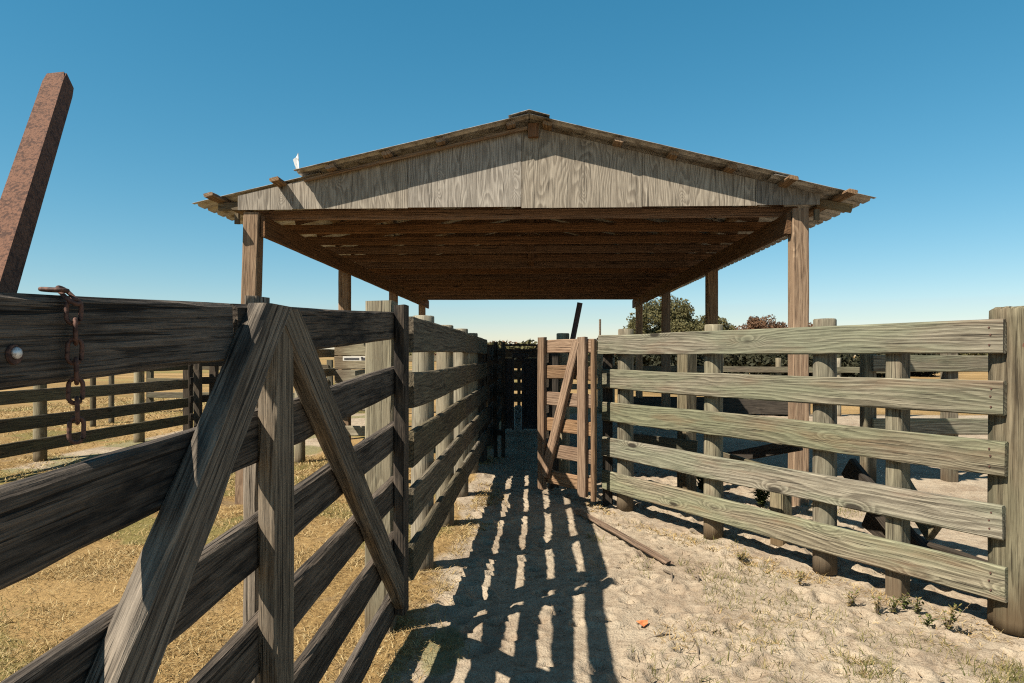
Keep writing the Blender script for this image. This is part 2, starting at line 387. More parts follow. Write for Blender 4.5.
pe = scatter(60000, .5, 3.0, 3.0, 7.0, lambda x, y: np.exp(-((nearfence(x, y)+.12)/.16)**2)*ss(.46, .60, fbm(x*3.3, y*3.3, 71))*.8)
pf = scatter(14000, .6, 3.2, 2.4, 4.0, lambda x, y: ss(.52, .64, fbm(x*2.6, y*2.6, 72))*ss(4.0, 3.2, y)*.9)
ph_ = scatter(12000, -.60, -.2, 3.2, 7.5, lambda x, y: ss(.45, .60, fbm(x*3, y*3, 73))*ss(-.25, -.5, x))
pd = np.concatenate([pa, pb, pc, pe, pf, ph_]); w = .0022+.0006*np.maximum(pd[:, 1]-4, 0)
blades('dry_grass', 'short golden dry grass matting the paddock behind the dark gate', 'grass', pd, .03+.05*nr.rand(len(pd))+.004*np.maximum(pd[:, 1]-6, 0), w, (.7, 1.45), M_dry, nr.rand(len(pd)))
pg = np.concatenate([scatter(30000, -4.5, .2, 2.4, 9, lambda x, y: greenness(x, y)*.8),
                     scatter(26000, 1.3, 3.2, 2.3, 3.7, lambda x, y: ss(.50, .62, fbm(x*2.2, y*2.2, 51))*ss(3.7, 3.0, y)*ss(1.1, 2.2, x)),
                     scatter(22000, .4, 3.0, 2.6, 6.4, lambda x, y: ss(.57, .66, fbm(x*2.6, y*2.6, 52))*.7)])
blades('green_grass', 'sparse green and yellow grass tufts growing on the sand', 'grass', pg, .03+.06*nr.rand(len(pg)), np.full(len(pg), .0017), (.2, 1.3), M_grn, nr.rand(len(pg))**.8)
pt = np.concatenate([scatter(26000, -.6, 3.2, 2.3, 7.5, lambda x, y: .15+.6*ss(.48, .62, fbm(x*2, y*2, 61))),
                     scatter(9000, -6.4, -2, 8.2, 13, lambda x, y: .6)])
blades('leaf_litter', 'broken twigs and dry leaf litter strewn over the pale sand', 'litter', pt, .015+.05*nr.rand(len(pt))**2, .0018+.0022*nr.rand(len(pt)), (1.35, 1.55), M_twig, nr.rand(len(pt)))

# ------------------------------------------------------------------ near gate (left)
GN = Vector((-.735, .29, 0)); GF = Vector((-.690, 3.42, 0)); gd = (GF-GN).normalized(); gs = .0515
gnrm = Vector((gd.y, -gd.x, 0))                      # towards the lane
def gp(y, z, off): q = GN+gd*(y-GN.y); return Vector((q.x, q.y, z))+gnrm*off
gate = thing('board_gate', 'long dark weathered board gate with A shaped brace, nearest on the left', 'gate', GN)
def gtop(k, y): return 1.506+(y-.893)*gs-k*.2746
for k in range(6):
    segs = [(GN.y, 1.60), (1.622, GF.y)] if k == 0 else [(GN.y, GF.y)]
    for (a, b) in segs:
        board('rail', gp(a, gtop(k, a)-.067, -.019), gp(b, gtop(k, b)-.067, -.019), .135, .038, M_gate, gate, wob=.006)
def cut(o, z, above=True):
    """saw a timber off level at height z"""
    M = WM[o.name]; Mi = M.inverted(); bm = bmesh.new(); bm.from_mesh(o.data)
    n = (M.to_3x3().inverted() @ Vector((0, 0, 1 if above else -1))).normalized()
    g = bmesh.ops.bisect_plane(bm, geom=bm.verts[:]+bm.edges[:]+bm.faces[:], plane_co=Mi @ Vector((0, 0, z)) if False else Mi @ Vector((M.translation.x, M.translation.y, z)), plane_no=n, clear_outer=True)
    es = [e for e in g['geom_cut'] if isinstance(e, bmesh.types.BMEdge)]
    bmesh.ops.holes_fill(bm, edges=es); bm.to_mesh(o.data); bm.free()
zc = gtop(0, 1.8)
o = board('mid_stile', gp(1.80, .14, .0265), gp(1.80, 1.60, .0265), .130, .050, M_brace, gate, up=gd); cut(o, zc-.008)
o = board('outer_stile', gp(1.88, .13, -.064), gp(1.88, 1.582, -.064), .075, .046, M_brace, gate, up=gd)
board('end_stile', gp(3.36, .15, .030), gp(3.36, 1.665, .030), .10, .058, M_gate, gate, up=gd)
bd = Vector((0, .73, .68)); o = board('brace', gp(.44, .14, .0295), gp(1.83, 1.63, .0295), .118, .056, M_brace, gate, up=gnrm.cross(bd)); cut(o, zc-.003)
o = board('brace', gp(3.36, .215, .0285), gp(1.75, 1.60, .0285), .12, .053, M_brace, gate, up=gnrm.cross(Vector((0, .73, -.68)))); cut(o, zc-.006); cut(o, .155, False)
bm = bmesh.new()
bmesh.ops.create_uvsphere(bm, u_segments=16, v_segments=8, radius=.0085, matrix=Matrix.Translation((0, 0, .002)) @ Matrix.Diagonal((1, 1, .65, 1)))
by = .927
bt = bm_obj('bolt', bm, M_bolt, gate, Matrix.Translation(gp(by, gtop(0, by)-.085, .003)) @ Matrix.Rotation(R(90), 4, 'Y'), True)
bm = bmesh.new(); bmesh.ops.create_cone(bm, cap_ends=True, segments=20, radius1=.0145, radius2=.0135, depth=.003)
bm_obj('washer', bm, M_rustd, bt, Matrix.Translation(gp(by, gtop(0, by)-.087, .002)) @ Matrix.Rotation(R(90), 4, 'Y'))

# chain looped over the gate's top rail
ch = thing('chain', 'rusty steel chain hanging over the top rail of the dark board gate', 'chain', gp(.985, gtop(0, .985), 0))
def chain_link(C, axis, side, L=.040, W=.023, r=.0034):
    bm = bmesh.new(); axis = Vector(axis).normalized(); side = Vector(side).normalized(); pts = []
    a = L/2-W/2
    for i in range(9): t = -math.pi/2+math.pi*i/8; pts.append(axis*(a+math.cos(t)*W/2*.92)+side*(math.sin(t)*W/2*.86))
    for i in range(9): t = math.pi/2+math.pi*i/8; pts.append(axis*(-a+math.cos(t)*W/2*.92)+side*(math.sin(t)*W/2*.86))
    tube_bm(bm, pts, r, 8, True)
    bm_obj('link', bm, M_rustd, ch, Matrix.Translation(Vector(C)), True)
cy = 1.026; zt = gtop(0, cy); diag1 = (gd+gnrm*.75).normalized(); diag2 = (gd-gnrm*.75).normalized()
for i, (off, dz) in enumerate(((-.006, .006),)):
    chain_link(gp(cy-.01*i-.012, zt+dz, off), gnrm+Vector((0, 0, -.05)), gd if i % 2 == 0 else (gd+Vector((0, 0, .45))))
chain_link(gp(cy-.002, zt-.002, .009), (gnrm+Vector((0, 0, -.9))), gd)
z0 = zt-.026
for i in range(7):
    chain_link(gp(cy+.001*i, z0-i*.0305, .0165+.002*(i % 2)), (gd*.04*(-1)**i+Vector((0, 0, 1))), diag1 if i % 2 == 0 else diag2)

# leaning rusty post outside the gate
rp0 = FW*1.025-RT*.806+Vector((0, 0, 1.43)); rp1 = FW*1.6-RT*1.059+Vector((0, 0, 2.06))
bm = bmesh.new(); Lr = (rp1-rp0).length; hw = .0222
vs = []
for i in range(25):
    x = Lr*i/24
    for (a, b) in ((-1, -1), (1, -1), (1, 1), (-1, 1)): vs.append(bm.verts.new((x, a*hw, b*hw)))
for i in range(24):
    for j in range(4): bm.faces.new((vs[i*4+j], vs[i*4+(j+1) % 4], vs[i*4+4+(j+1) % 4], vs[i*4+4+j]))
tp = [bm.verts.new((Lr, a*(hw-.005), b*(hw-.005))) for (a, b) in ((-1, -1), (1, -1), (1, 1), (-1, 1))]
dn = [bm.verts.new((Lr-.15, a*(hw-.005), b*(hw-.005))) for (a, b) in ((-1, -1), (1, -1), (1, 1), (-1, 1))]
for j in range(4):
    k = (j+1) % 4; bm.faces.new((vs[96+j], vs[96+k], tp[k], tp[j])); bm.faces.new((tp[j], tp[k], dn[k], dn[j]))
bm.faces.new(dn); bm.faces.new(vs[0:4])
bmesh.ops.bevel(bm, geom=[e for e in bm.edges if abs((e.verts[0].co-e.verts[1].co).normalized().x) > .99 and (e.verts[0].co.yz.length > hw*1.38)], offset=.004, segments=2, affect='EDGES')
rp = bm_obj('steel_bar', bm, M_rust, None, frame(rp0, rp1, (.25, -1, 0)))
bm = bmesh.new(); pc = rp0.lerp(rp1, .05); tube_bm(bm, [pc, pc+gnrm*.075], .008, 10); bm_obj('added_pin', bm, M_rustd, rp)  # pin added as a support, the bar otherwise floats beside the rail
tag(rp, 'thick rusty square steel bar leaning up at far left behind the dark gate', 'bar')

# ------------------------------------------------------------------ lane fence, left side
FX = -.62
lf = thing('plank_fence', 'five board plank fence on pale round posts along the left of the lane', 'fence', (FX, 3.6, 0))
LT = (1.62, 1.33, 1.03, .74, .45)
for k, zt in enumerate(LT):
    for (a, b) in ((3.475, 6.12), (6.126, 8.86)):
        j = (rng.random()-.5)*.012
        board('board', (FX-.019, a, zt-.092+j), (FX-.019, b, zt-.092-j), .184, .038, M_chute, lf, wob=.005)
for y in (4.47, 5.62, 6.80, 8.10):
    pole('post', (FX-.122, y, -.05), (FX-.122+(rng.random()-.5)*.02, y, 1.665+.02*rng.random()), .076, M_pale, lf)
board('square_post', (-.795, 3.50, -.05), (-.790, 3.50, 1.695), .14, .14, M_pale, lf, up=(0, 1, 0), wob=.002)
board('square_post', (FX-.105, 8.80, -.05), (FX-.105, 8.80, 1.60), .12, .12, M_shade, lf, up=(0, 1, 0), wob=.002)

# ------------------------------------------------------------------ right fence
A = Vector((.655, 6.60, 0)); B = Vector((2.475, 3.685, 0)); fd = (B-A).normalized(); fn = Vector((fd.y, -fd.x, 0))   # fn: towards camera side
if fn.y > 0: fn = -fn
rf = thing('plank_fence', 'grey green five board plank fence slanting across the right side', 'fence', A)
RTOP = (1.61, 1.28, .965, .625, .30)
for k, zt in enumerate(RTOP):
    a = A-fd*.06 if k == 0 else A
    board('board', Vector((a.x, a.y, zt-.092+.004*k)), Vector((B.x, B.y, zt-.092))+fd*(rng.random()-.5)*.03, .184, .040, M_right, rf, wob=.006)
def onf(px):
    # intersection of the sight line through an image pixel column with the post line behind the boards
    o = A-fn*.105; v = FW*1+RT*((px-512)/F)
    t = (o.x*fd.y-o.y*fd.x)/(v.x*fd.y-v.y*fd.x); return Vector((v.x*t, v.y*t, 0))
for px in (625, 713.5, 825):
    q = onf(px); pole('post', q+Vector((0, 0, -.05)), q+Vector(((rng.random()-.5)*.02, 0, 1.665)), .078, M_rpost, rf)
q = B-fn*.165
ep = pole('end_post', q+Vector((0, 0, -.05)), q+Vector((0, 0, 1.675)), .145, M_rpost, rf, rough=.14, seg=40, taper=.97, ring=.06)
ep['label'] = 'thick gnarled end post with rusty bolt'
bm = bmesh.new(); tube_bm(bm, [(0, 0, 0), (.0, 0, .05)], .009, 8); bmesh.ops.create_cone(bm, cap_ends=True, segments=6, radius1=.017, radius2=.015, depth=.016, matrix=Matrix.Translation((0, 0, .045)))
bq = q+fn*.115+fd*.085
bm_obj('bolt', bm, M_rust, ep, Matrix.Translation((bq.x, bq.y, 1.47)) @ Vector((0, 0, 1)).rotation_difference(fn+fd*.2).to_matrix().to_4x4())
for k, zt in enumerate(RTOP):
    for dz in (-.045, -.09, -.14):
        bm = bmesh.new(); bmesh.ops.create_cone(bm, cap_ends=True, segments=10, radius1=.0055, radius2=.005, depth=.004)
        nq = B-fd*(.055+.012*rng.random())+fn*.0215+Vector((0, 0, zt+dz+.01*rng.random()))
        bm_obj('nail', bm, M_rustd, rf, Matrix.Translation(nq) @ Vector((0, 0, 1)).rotation_difference(fn).to_matrix().to_4x4())
q = A-fn*.07+fd*(-.02)
board('square_post', Vector((q.x, q.y, -.05)), Vector((q.x, q.y, 1.50)), .09, .09, M_shade, rf, up=(0, 1, 0), wob=.002)

# ------------------------------------------------------------------ small brown gate
SA = Vector((.075, 7.02, 0)); SB = Vector((.565, 6.42, 0)); sd = (SB-SA).normalized(); sn = Vector((sd.y, -sd.x, 0))
if sn.y > 0: sn = -sn
sg = thing('board_gate', 'small tan brown board gate with diagonal brace at the end of the lane', 'gate', SA)
LS = (SB-SA).length
for k in range(6):
    z = 1.575-k*.262
    board('rail', Vector((SA.x, SA.y, z-.07)), Vector((SB.x, SB.y, z-.07)), .135, .036, M_brown, sg)
def sp_(t, z, o): return SA+sd*t+sn*o+Vector((0, 0, z))
board('stile', sp_(.05, .06, .0445), sp_(.05, 1.60, .0445), .10, .050, M_brown, sg, up=sd)
board('stile', sp_(LS-.13, .08, .0445), sp_(LS-.13, 1.59, .0445), .11, .050, M_brown, sg, up=sd)
board('stile', sp_(LS+.02, .06, .040), sp_(LS+.02, 1.56, .040), .05, .044, M_brown, sg, up=sd)
board('brace', sp_(.10, .20, .047), sp_(LS-.19, 1.55, .047), .10, .054, M_brown, sg, up=sd.cross(Vector((0, 0, 1))).cross(Vector((sd.x*.4, sd.y*.4, 1.4))))
lp0 = P(548, 7.7, .2); lp1 = P(580, 7.45, 1.99)
bm = bmesh.new(); tube_bm(bm, [lp0, lp0.lerp(lp1, .5), lp1], .030, 14)
tag(bm_obj('steel_pipe', bm, M_rustd, None, None, True), 'thin dark rusty pipe leaning behind the small brown gate', 'pipe')
q = P(487+80, 7.9, 0)
pole('timber_post', (q.x-.55+.02, 8.4, -.05), (q.x-.55+.02, 8.4, 1.62), .07, M_shade, lf) if False else None
tp_ = P(563, 7.55, 0)
o = pole('timber_post', tp_+Vector((0, 0, -.05)), tp_+Vector((0, 0, 1.66)), .075, M_pale); tag(o, 'pale round post standing behind the small brown gate', 'post')

# ------------------------------------------------------------------ lane's shaded inner section and squeeze chute
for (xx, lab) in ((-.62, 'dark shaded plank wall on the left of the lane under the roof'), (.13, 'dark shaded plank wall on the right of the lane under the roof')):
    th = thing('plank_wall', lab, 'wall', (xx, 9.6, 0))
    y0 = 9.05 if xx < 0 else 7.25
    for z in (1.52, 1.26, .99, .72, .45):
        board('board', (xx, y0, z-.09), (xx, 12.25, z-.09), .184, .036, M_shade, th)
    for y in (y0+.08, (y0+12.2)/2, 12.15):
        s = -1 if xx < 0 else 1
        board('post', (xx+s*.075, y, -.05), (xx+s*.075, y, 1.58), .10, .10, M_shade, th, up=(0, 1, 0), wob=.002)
rd = thing('board_gate', 'dark boards added behind the slot of the steel chute to darken it', 'gate', (-.3, 14.2, 0))  # added boards that darken the slot against the bright field behind
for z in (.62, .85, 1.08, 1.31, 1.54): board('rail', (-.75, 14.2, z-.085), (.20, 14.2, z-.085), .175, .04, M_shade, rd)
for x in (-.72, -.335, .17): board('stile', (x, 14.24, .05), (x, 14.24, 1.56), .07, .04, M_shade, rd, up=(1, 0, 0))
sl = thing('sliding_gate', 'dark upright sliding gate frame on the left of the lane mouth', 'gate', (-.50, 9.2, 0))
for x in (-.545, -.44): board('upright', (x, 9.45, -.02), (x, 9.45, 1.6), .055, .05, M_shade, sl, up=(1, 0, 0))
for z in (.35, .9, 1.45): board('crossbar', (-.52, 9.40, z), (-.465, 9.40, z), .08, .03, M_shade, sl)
sq = thing('squeeze_chute', 'black steel cattle squeeze chute closing the far end of the lane', 'chute', (-.27, 12.6, 0))
for (x0, x1) in ((-.59, -.385), (-.245, .07)):
    bm = bmesh.new(); box_bm(bm, ((x0+x1)/2, 12.6, .71), (x1-x0, .03, 1.30), None, .006)
    for x in (x0+.02, x1-.02): box_bm(bm, (x, 12.58, .75), (.035, .05, 1.42), None, .004)
    bm_obj('door_panel', bm, M_dark, sq)
bm = bmesh.new(); tube_bm(bm, [(-.60, 12.55, 1.60), (-.27, 12.55, 1.605), (.09, 12.55, 1.60)], .018, 8)
bm_obj('top_bar', bm, M_dark, sq)
bm = bmesh.new(); tube_bm(bm, [(-.57, 12.53, 1.59), (-.53, 12.53, 1.53), (-.45, 12.53, 1.495), (-.26, 12.53, 1.485), (-.08, 12.53, 1.495), (0, 12.53, 1.53), (.05, 12.53, 1.59)], .016, 8)
bm_obj('hoop', bm, M_dark, sq, None, True)
bm = bmesh.new(); tube_bm(bm, [(-.45, 12.5, 1.56), (-.26, 12.5, 1.52), (-.05, 12.5, 1.50)], .010, 8)
bm_obj('lever', bm, M_dark, sq, None, True)
bm = bmesh.new(); box_bm(bm, (-.27, 12.56, 1.41), (.30, .06, .09), None, .01); box_bm(bm, (-.27, 12.56, 1.33), (.16, .05, .06), None, .01)
bm_obj('latch_box', bm, M_dark, sq)
for x in (-.60, .09):
    bm = bmesh.new(); box_bm(bm, (x, 12.6, .8), (.05, .06, 1.62), None, .005); bm_obj('upright', bm, M_dark, sq)
bm = bmesh.new(); box_bm(bm, (-.315, 12.75, .25), (.13, .05, .46), None, .01); bm_obj('kick_plate', bm, M_slab, sq)
board('center_post', (-.285, 12.9, 0), (-.285, 12.9, 1.4), .05, .05, M_dark, sq)

# ------------------------------------------------------------------ shed
CX = -.055; ZP = 3.645; SL = .25; Y0 = 6.30; Y1 = 16.9; GY = 6.48  # shed sizes and positions scaled up about the camera eye, baked in here
SLL, SLR = .227, .246                      # the two slopes are not quite alike
def rz_(x): return ZP-(SLL if x < CX else SLR)*abs(x-CX)
shed = thing('open_shed', 'open sided timber shed with plywood gable and ribbed metal roof over the lane', 'shed', (CX, GY, 0))
PXL, PXR = -2.74, 2.50
PY = (6.575, 9.76, 13.15, 16.5)
for i, y in enumerate(PY):
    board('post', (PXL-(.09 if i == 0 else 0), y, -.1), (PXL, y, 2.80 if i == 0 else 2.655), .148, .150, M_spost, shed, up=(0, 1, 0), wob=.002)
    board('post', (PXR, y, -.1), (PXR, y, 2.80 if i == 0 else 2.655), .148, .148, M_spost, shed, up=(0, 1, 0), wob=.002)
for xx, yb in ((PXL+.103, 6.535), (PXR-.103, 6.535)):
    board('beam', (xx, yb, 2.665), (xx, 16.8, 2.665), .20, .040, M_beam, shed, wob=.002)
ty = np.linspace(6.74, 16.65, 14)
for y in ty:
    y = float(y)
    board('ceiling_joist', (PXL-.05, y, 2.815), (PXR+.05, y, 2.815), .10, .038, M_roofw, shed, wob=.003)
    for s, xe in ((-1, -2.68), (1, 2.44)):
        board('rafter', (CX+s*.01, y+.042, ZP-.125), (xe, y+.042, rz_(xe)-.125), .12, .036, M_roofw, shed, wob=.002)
    if int(round(y*10)) % 2 == 0:
        board('king_post', (CX, y-.0405, 2.79), (CX, y-.0405, ZP-.12), .09, .036, M_roofw, shed, up=(1, 0, 0), wob=.002)
for s in (-1, 1):
    for off in (.17, .83, 1.34, 1.87, 2.37, 2.89):
        x = CX+s*off-(.10 if s < 0 and off > 2.5 else 0)
        e = ((6.26 if s < 0 else 6.19) if off > 2.2 else 6.33)+rng.random()*.012
        board('purlin', (x, e, rz_(x)-.034-(.018 if off > 2.2 else 0)), (x, 16.8, rz_(x)-.034-(.018 if off > 2.2 else 0)), .088, .036, M_spost, shed, up=(1, 0, -s*SL), wob=.002)
# gable panels
seams = (-2.86, -2.33, -1.21, -.13, 1.01, 2.08, 2.665)
def gable(y, back=False):
    for i in range(6):
        a, b = seams[i]+.002, seams[i+1]-.002; zb = 2.822+(.006*(i % 3)-.006)
        xs = [a]+([CX] if a < CX < b else [])+[b]
        poly = [(a, zb), (b, zb)]+[(x, rz_(x)-.055) for x in reversed(xs)]
        M = frame((0, y+.003*(i % 2), 0), (0, y+.003*(i % 2), 1), (1, 0, 0))     # local X up, local Z = world x
        Mi = M.inverted(); t = .012; n = len(poly)
        vs = [Mi @ Vector((x, y+d+.003*(i % 2), z)) for d in (0, t) for (x, z) in poly]
        fs = [tuple(range(n)), tuple(range(2*n-1, n-1, -1))]+[(j, (j+1) % n, n+(j+1) % n, n+j) for j in range(n)]
        mesh_obj('gable_panel', vs, fs, M_ply, shed, M)
gable(GY)
gable(16.76)
# fly rafters tying panel ends to the eaves
for s, xa, xb in ((-1, -2.855, -3.07), (1, 2.66, 2.98)):
    board('lookout', (xa, 6.54, 2.86), (xb, 6.54, rz_(xb)-.10), .08, .036, M_pale, shed, wob=.002)
for s, xa in ((-1, PXL-.145), (1, PXR+.15)):
    board('blocking', (xa, 6.525, 2.69), (xa, 6.525, 2.79), .05, .035, M_pale, shed, up=(1, 0, 0), wob=.001)
board('fly_rafter', (CX-.02, 6.445, ZP-.085), (-2.2, 6.445, rz_(-2.2)-.07), .035, .04, M_spost, shed, wob=.002)
board('peak_block', (CX+.04, 6.448, ZP-.17), (CX+.04, 6.448, ZP-.045), .10, .045, M_roofw, shed, up=(1, 0, 0), wob=.002)
def sheet(x0, x1, dz, y0, y1):
    ys = []; zs = []; y = y0; pitch = .205
    while y < y1:
        for (u, h) in ((0, 0), (.05, 0), (.072, .022), (.105, .022), (.127, 0)):
            if y+u < y1: ys.append(y+u); zs.append(h)
        y += pitch
    ys.append(y1); zs.append(0)
    nxx = 6; vs = []; fs = []; n = len(ys); t = .0025
    for lay in (0, 1):
        for i in range(nxx):
            x = x0+(x1-x0)*i/(nxx-1)
            for j in range(n): vs.append((x, ys[j], rz_(x)+dz+zs[j]-lay*t+.006*(float(vn(x*2, ys[j]*1.5, 5))-.5)))
    N = nxx*n
    for i in range(nxx-1):
        for j in range(n-1):
            a = i*n+j; fs.append((a, a+n, a+n+1, a+1)); fs.append((N+a, N+a+1, N+a+n+1, N+a+n))
    for j in range(n-1):
        fs.append((j, j+1, N+j+1, N+j)); a = (nxx-1)*n+j; fs.append((a, N+a, N+a+1, a+1))
    for i in range(nxx-1):
        a = i*n; fs.append((a, N+a, N+a+n, a+n)); a = i*n+n-1; fs.append((a, a+n, N+a+n, N+a))
    mesh_obj('roof_sheet', vs, fs, M_galv, shed)
sheet(CX-.005, CX-2.2, .003, Y0, Y1); sheet(CX-2.0, -3.30, -.027, 6.465, Y1)
sheet(CX+.005, CX+2.42, .003, Y0, Y1); sheet(CX+2.24, 3.09, -.027, Y0-.01, Y1)
bm = bmesh.new()
for s in (-1, 1):
    pts = [(CX, ZP+.034), (CX+s*.19, ZP-SL*.19+.029)]
    v = [bm.verts.new((x, y, z)) for y in (Y0-.02, Y1+.02) for (x, z) in pts]+[bm.verts.new((x, y, z-.003)) for y in (Y0-.02, Y1+.02) for (x, z) in pts]
    for f in ((0, 1, 3, 2), (4, 6, 7, 5), (0, 4, 5, 1), (2, 3, 7, 6), (1, 5, 7, 3)): bm.faces.new([v[i] for i in f])
bm_obj('ridge_cap', bm, M_galv, shed)
fx, fy = CX-2.19, 6.36
zf = rz_(fx); vs = [(fx+.005, fy, zf-.01), (fx+.022, fy+.01, zf), (fx+.004, fy+.03, zf+.185), (fx-.012, fy+.02, zf+.14), (fx-.034, fy, zf+.115)]
vs2 = [(x+.003, y+.004, z) for x, y, z in vs]
mesh_obj('bent_flashing', vs+vs2, [(0, 1, 2, 3, 4), (9, 8, 7, 6, 5)]+[(i, 5+i, 5+(i+1) % 5, (i+1) % 5) for i in range(5)], M_white, shed)

# ------------------------------------------------------------------ pens behind
def rail_fence(label, a, b, zs, n, mat=M_far, rw=.14, round_=True, top=None, group=None, pm=None, side=1, extra=0):
    a = Vector(a); b = Vector(b); d = (b-a).normalized(); nn = Vector((d.y, -d.x, 0))*side
    t = thing('rail_fence', label, 'fence', a, group)
    top = top or max(zs)+.06
    for z in zs:
        j = (rng.random()-.5)*.03
        board('rail', a+nn*.09+Vector((0, 0, z-rw/2)), b+nn*.09+Vector((0, 0, z-rw/2+j)), rw, .036, mat, t, wob=.004)
    for i in range(n):
        q = a.lerp(b, i/(n-1) if n > 1 else 0)
        if round_: pole('post', q+Vector((0, 0, -.05)), q+Vector((0, 0, top)), .07, pm or M_pale, t, seg=14)
        else: board('post', q+Vector((0, 0, -.05)), q+Vector((0, 0, top)), .13, .13, pm or mat, t, up=(0, 1, 0), wob=.002)
    return t
f1_ = P(-70, 7.3); f2_ = P(182, 12.2)
t = thing('rail_fence', 'four rail fence on round posts along the far left edge of the paddock', 'fence', f1_)
d_ = (f2_-f1_).normalized(); n_ = Vector((d_.y, -d_.x, 0))
for z in (1.32, .99, .66, .355):
    board('rail', f1_+n_*.1+Vector((0, 0, z-.085)), f2_+n_*.1+Vector((0, 0, z-.085)), .165, .036, M_far, t)
for px, d in ((40, 9.2), (139, 11.15)):
    q = P(px, d); pole('post', q+Vector((0, 0, -.05)), q+Vector((0, 0, 1.42)), .083, M_pale, t, seg=16)
for px, d in ((93, 13.5), (111.5, 14.2), (246, 15.5)):
    q = P(px, d); o = pole('timber_post', q+Vector((0, 0, -.05)), q+Vector((0, 0, 1.3)), .055, M_far, None, seg=12)
    tag(o, 'slim weathered post beyond the far left rail fence', 'post', 'slim posts beyond the far left fence')
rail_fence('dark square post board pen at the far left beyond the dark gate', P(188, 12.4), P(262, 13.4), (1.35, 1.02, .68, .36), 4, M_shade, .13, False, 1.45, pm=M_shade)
rail_fence('second row of weathered rails behind the dark pen at the far left', P(150, 17), P(330, 16.5), (1.2, .85, .5), 5, M_far, .14, False, 1.3)
rp_ = thing('loading_ramp', 'dark wooden loading ramp with slanting boards in the far left pen', 'ramp', P(205, 11.8))
for i in range(5):
    a = P(196+9*i, 12.0+.15*i, .1+.22*i); board('ramp_board', a, a+Vector((.75, .25, -.55 if i % 2 else .25))+Vector((0, 0, .3)), .14, .04, M_shade, rp_)
for px in (198, 232): q = P(px, 12.2); board('ramp_post', q, q+Vector((0, 0, 1.4)), .11, .11, M_shade, rp_, up=(0, 1, 0))
# board wall with the little sign
wa = P(335, 9.7); wb = P(402, 9.5)
w_ = thing('board_pen', 'tan board pen wall left of the lane carrying a small white sign', 'pen', wa)
for z in (1.60, 1.405, 1.21):
    board('board', Vector((wa.x, wa.y, z-.095)), Vector((wb.x, wb.y, z-.095)), .188, .036, M_pale, w_)
for px in (371,): q = P(px, 9.40); board('post', q+Vector((0, 0, -.05)), q+Vector((0, 0, 1.72)), .13, .13, M_spost, w_, up=(0, 1, 0))
for z in (.78, .42): board('board', Vector((wa.x, wa.y, z-.07)), Vector((wb.x, wb.y, z-.07)), .14, .036, M_pale, w_)
s0 = P(355, 9.50, 1.37)
sgn = thing('small_sign', 'narrow white sign with a dark line of lettering on the tan pen wall', 'sign', s0)
bm = bmesh.new(); box_bm(bm, (0, 0, 0), (.34, .008, .062), None, .002); bm_obj('sign_board', bm, M_sign, sgn, Matrix.Translation(s0))
bm = bmesh.new(); x = -.15
while x < .06:
    w = .010+.008*rng.random(); box_bm(bm, (x+w/2, -.0055, -.004), (w, .003, .026)); x += w+.004
box_bm(bm, (.12, -.0055, -.004), (.06, .003, .036)); box_bm(bm, (.10, -.0055, .012), (.03, .003, .02))
bm_obj('lettering', bm, M_ink, sgn, Matrix.Translation(s0))
rail_fence('pale green rail pen between the dark gate and the tan pen wall', P(300, 9.0), P(340, 11.4), (1.50, 1.22, .9, .55), 2, M_pale, .12, True, 1.62, pm=M_pale)

# second row of posts and low rails behind the right fence
sr = thing('rail_fence', 'low broken rail fence on square posts just behind the grey green fence', 'fence', P(687, 6.9))
pts = [P(687, 6.9), P(781, 5.3), onf(899.5)+fn*.022]
for i, q in enumerate(pts): board('post', q+Vector((0, 0, -.05)), q+Vector((0, 0, (.44 if i == 1 else 1.47))), (.14, .12, .11)[i], (.14, .12, .10)[i], M_rpost, sr, up=fn, wob=.003)
board('rail', P(622, 7.0, .56), P(697, 6.75, .50), .14, .045, M_far, sr); board('rail', P(706, 6.0, .55), P(815, 5.1, .42), .14, .045, M_far, sr)
board('rail', P(690, 6.78, .33), P(800, 5.5, .70), .10, .04, M_shade, sr)
fp = thing('timber_pile', 'collapsed dark timbers leaning in a heap behind the right fence', 'timber', P(890, 4.5))
for a, b, w in (((848, 4.9, .62), (925, 4.25, .13), .16), ((893, 4.75, .62), (934, 4.3, .30), .14), ((925, 4.35, .16), (985, 4.15, .10), .16), ((868, 4.8, .30), (930, 4.4, .10), .2)):
    board('timber', P(*a), P(*b), w, .05, M_rpost if w < .15 else M_shade, fp, up=(.2, -.6, 1))
rail_fence('weathered rails beyond the right fence near its thick end post', P(868, 7.6), P(1110, 7.7), (1.42, .72), 4, M_right, .18, False, 1.45, pm=M_rpost, side=1)
rail_fence('long sunlit rail fence crossing the ground behind the shed', P(612, 17), P(900, 15.5), (1.16, .74), 6, M_far, .14, True, 1.35)
rail_fence('rail fence seen past the steel chute at the back of the shed', P(400, 16.5), P(600, 17), (1.40, 1.05, .7), 5, M_pale, .14, True, 1.5)

tr0 = P(632, 16.6); tr1 = P(806, 16.0)
tro = thing('added_dark_trough', 'long low dark trough added for the dark band on the ground behind the shed', 'trough', tr0)  # added to draw the dark ground band beyond the shed's own shadow
for off in (-.25, .25): board('side_board', tr0+Vector((0, off, .22)), tr1+Vector((0, off, .22)), .36, .05, M_shade, tro)
board('bottom_board', tr0+Vector((0, 0, .1)), tr1+Vector((0, 0, .1)), .44, .04, M_shade, tro, up=(0, 1, 0))
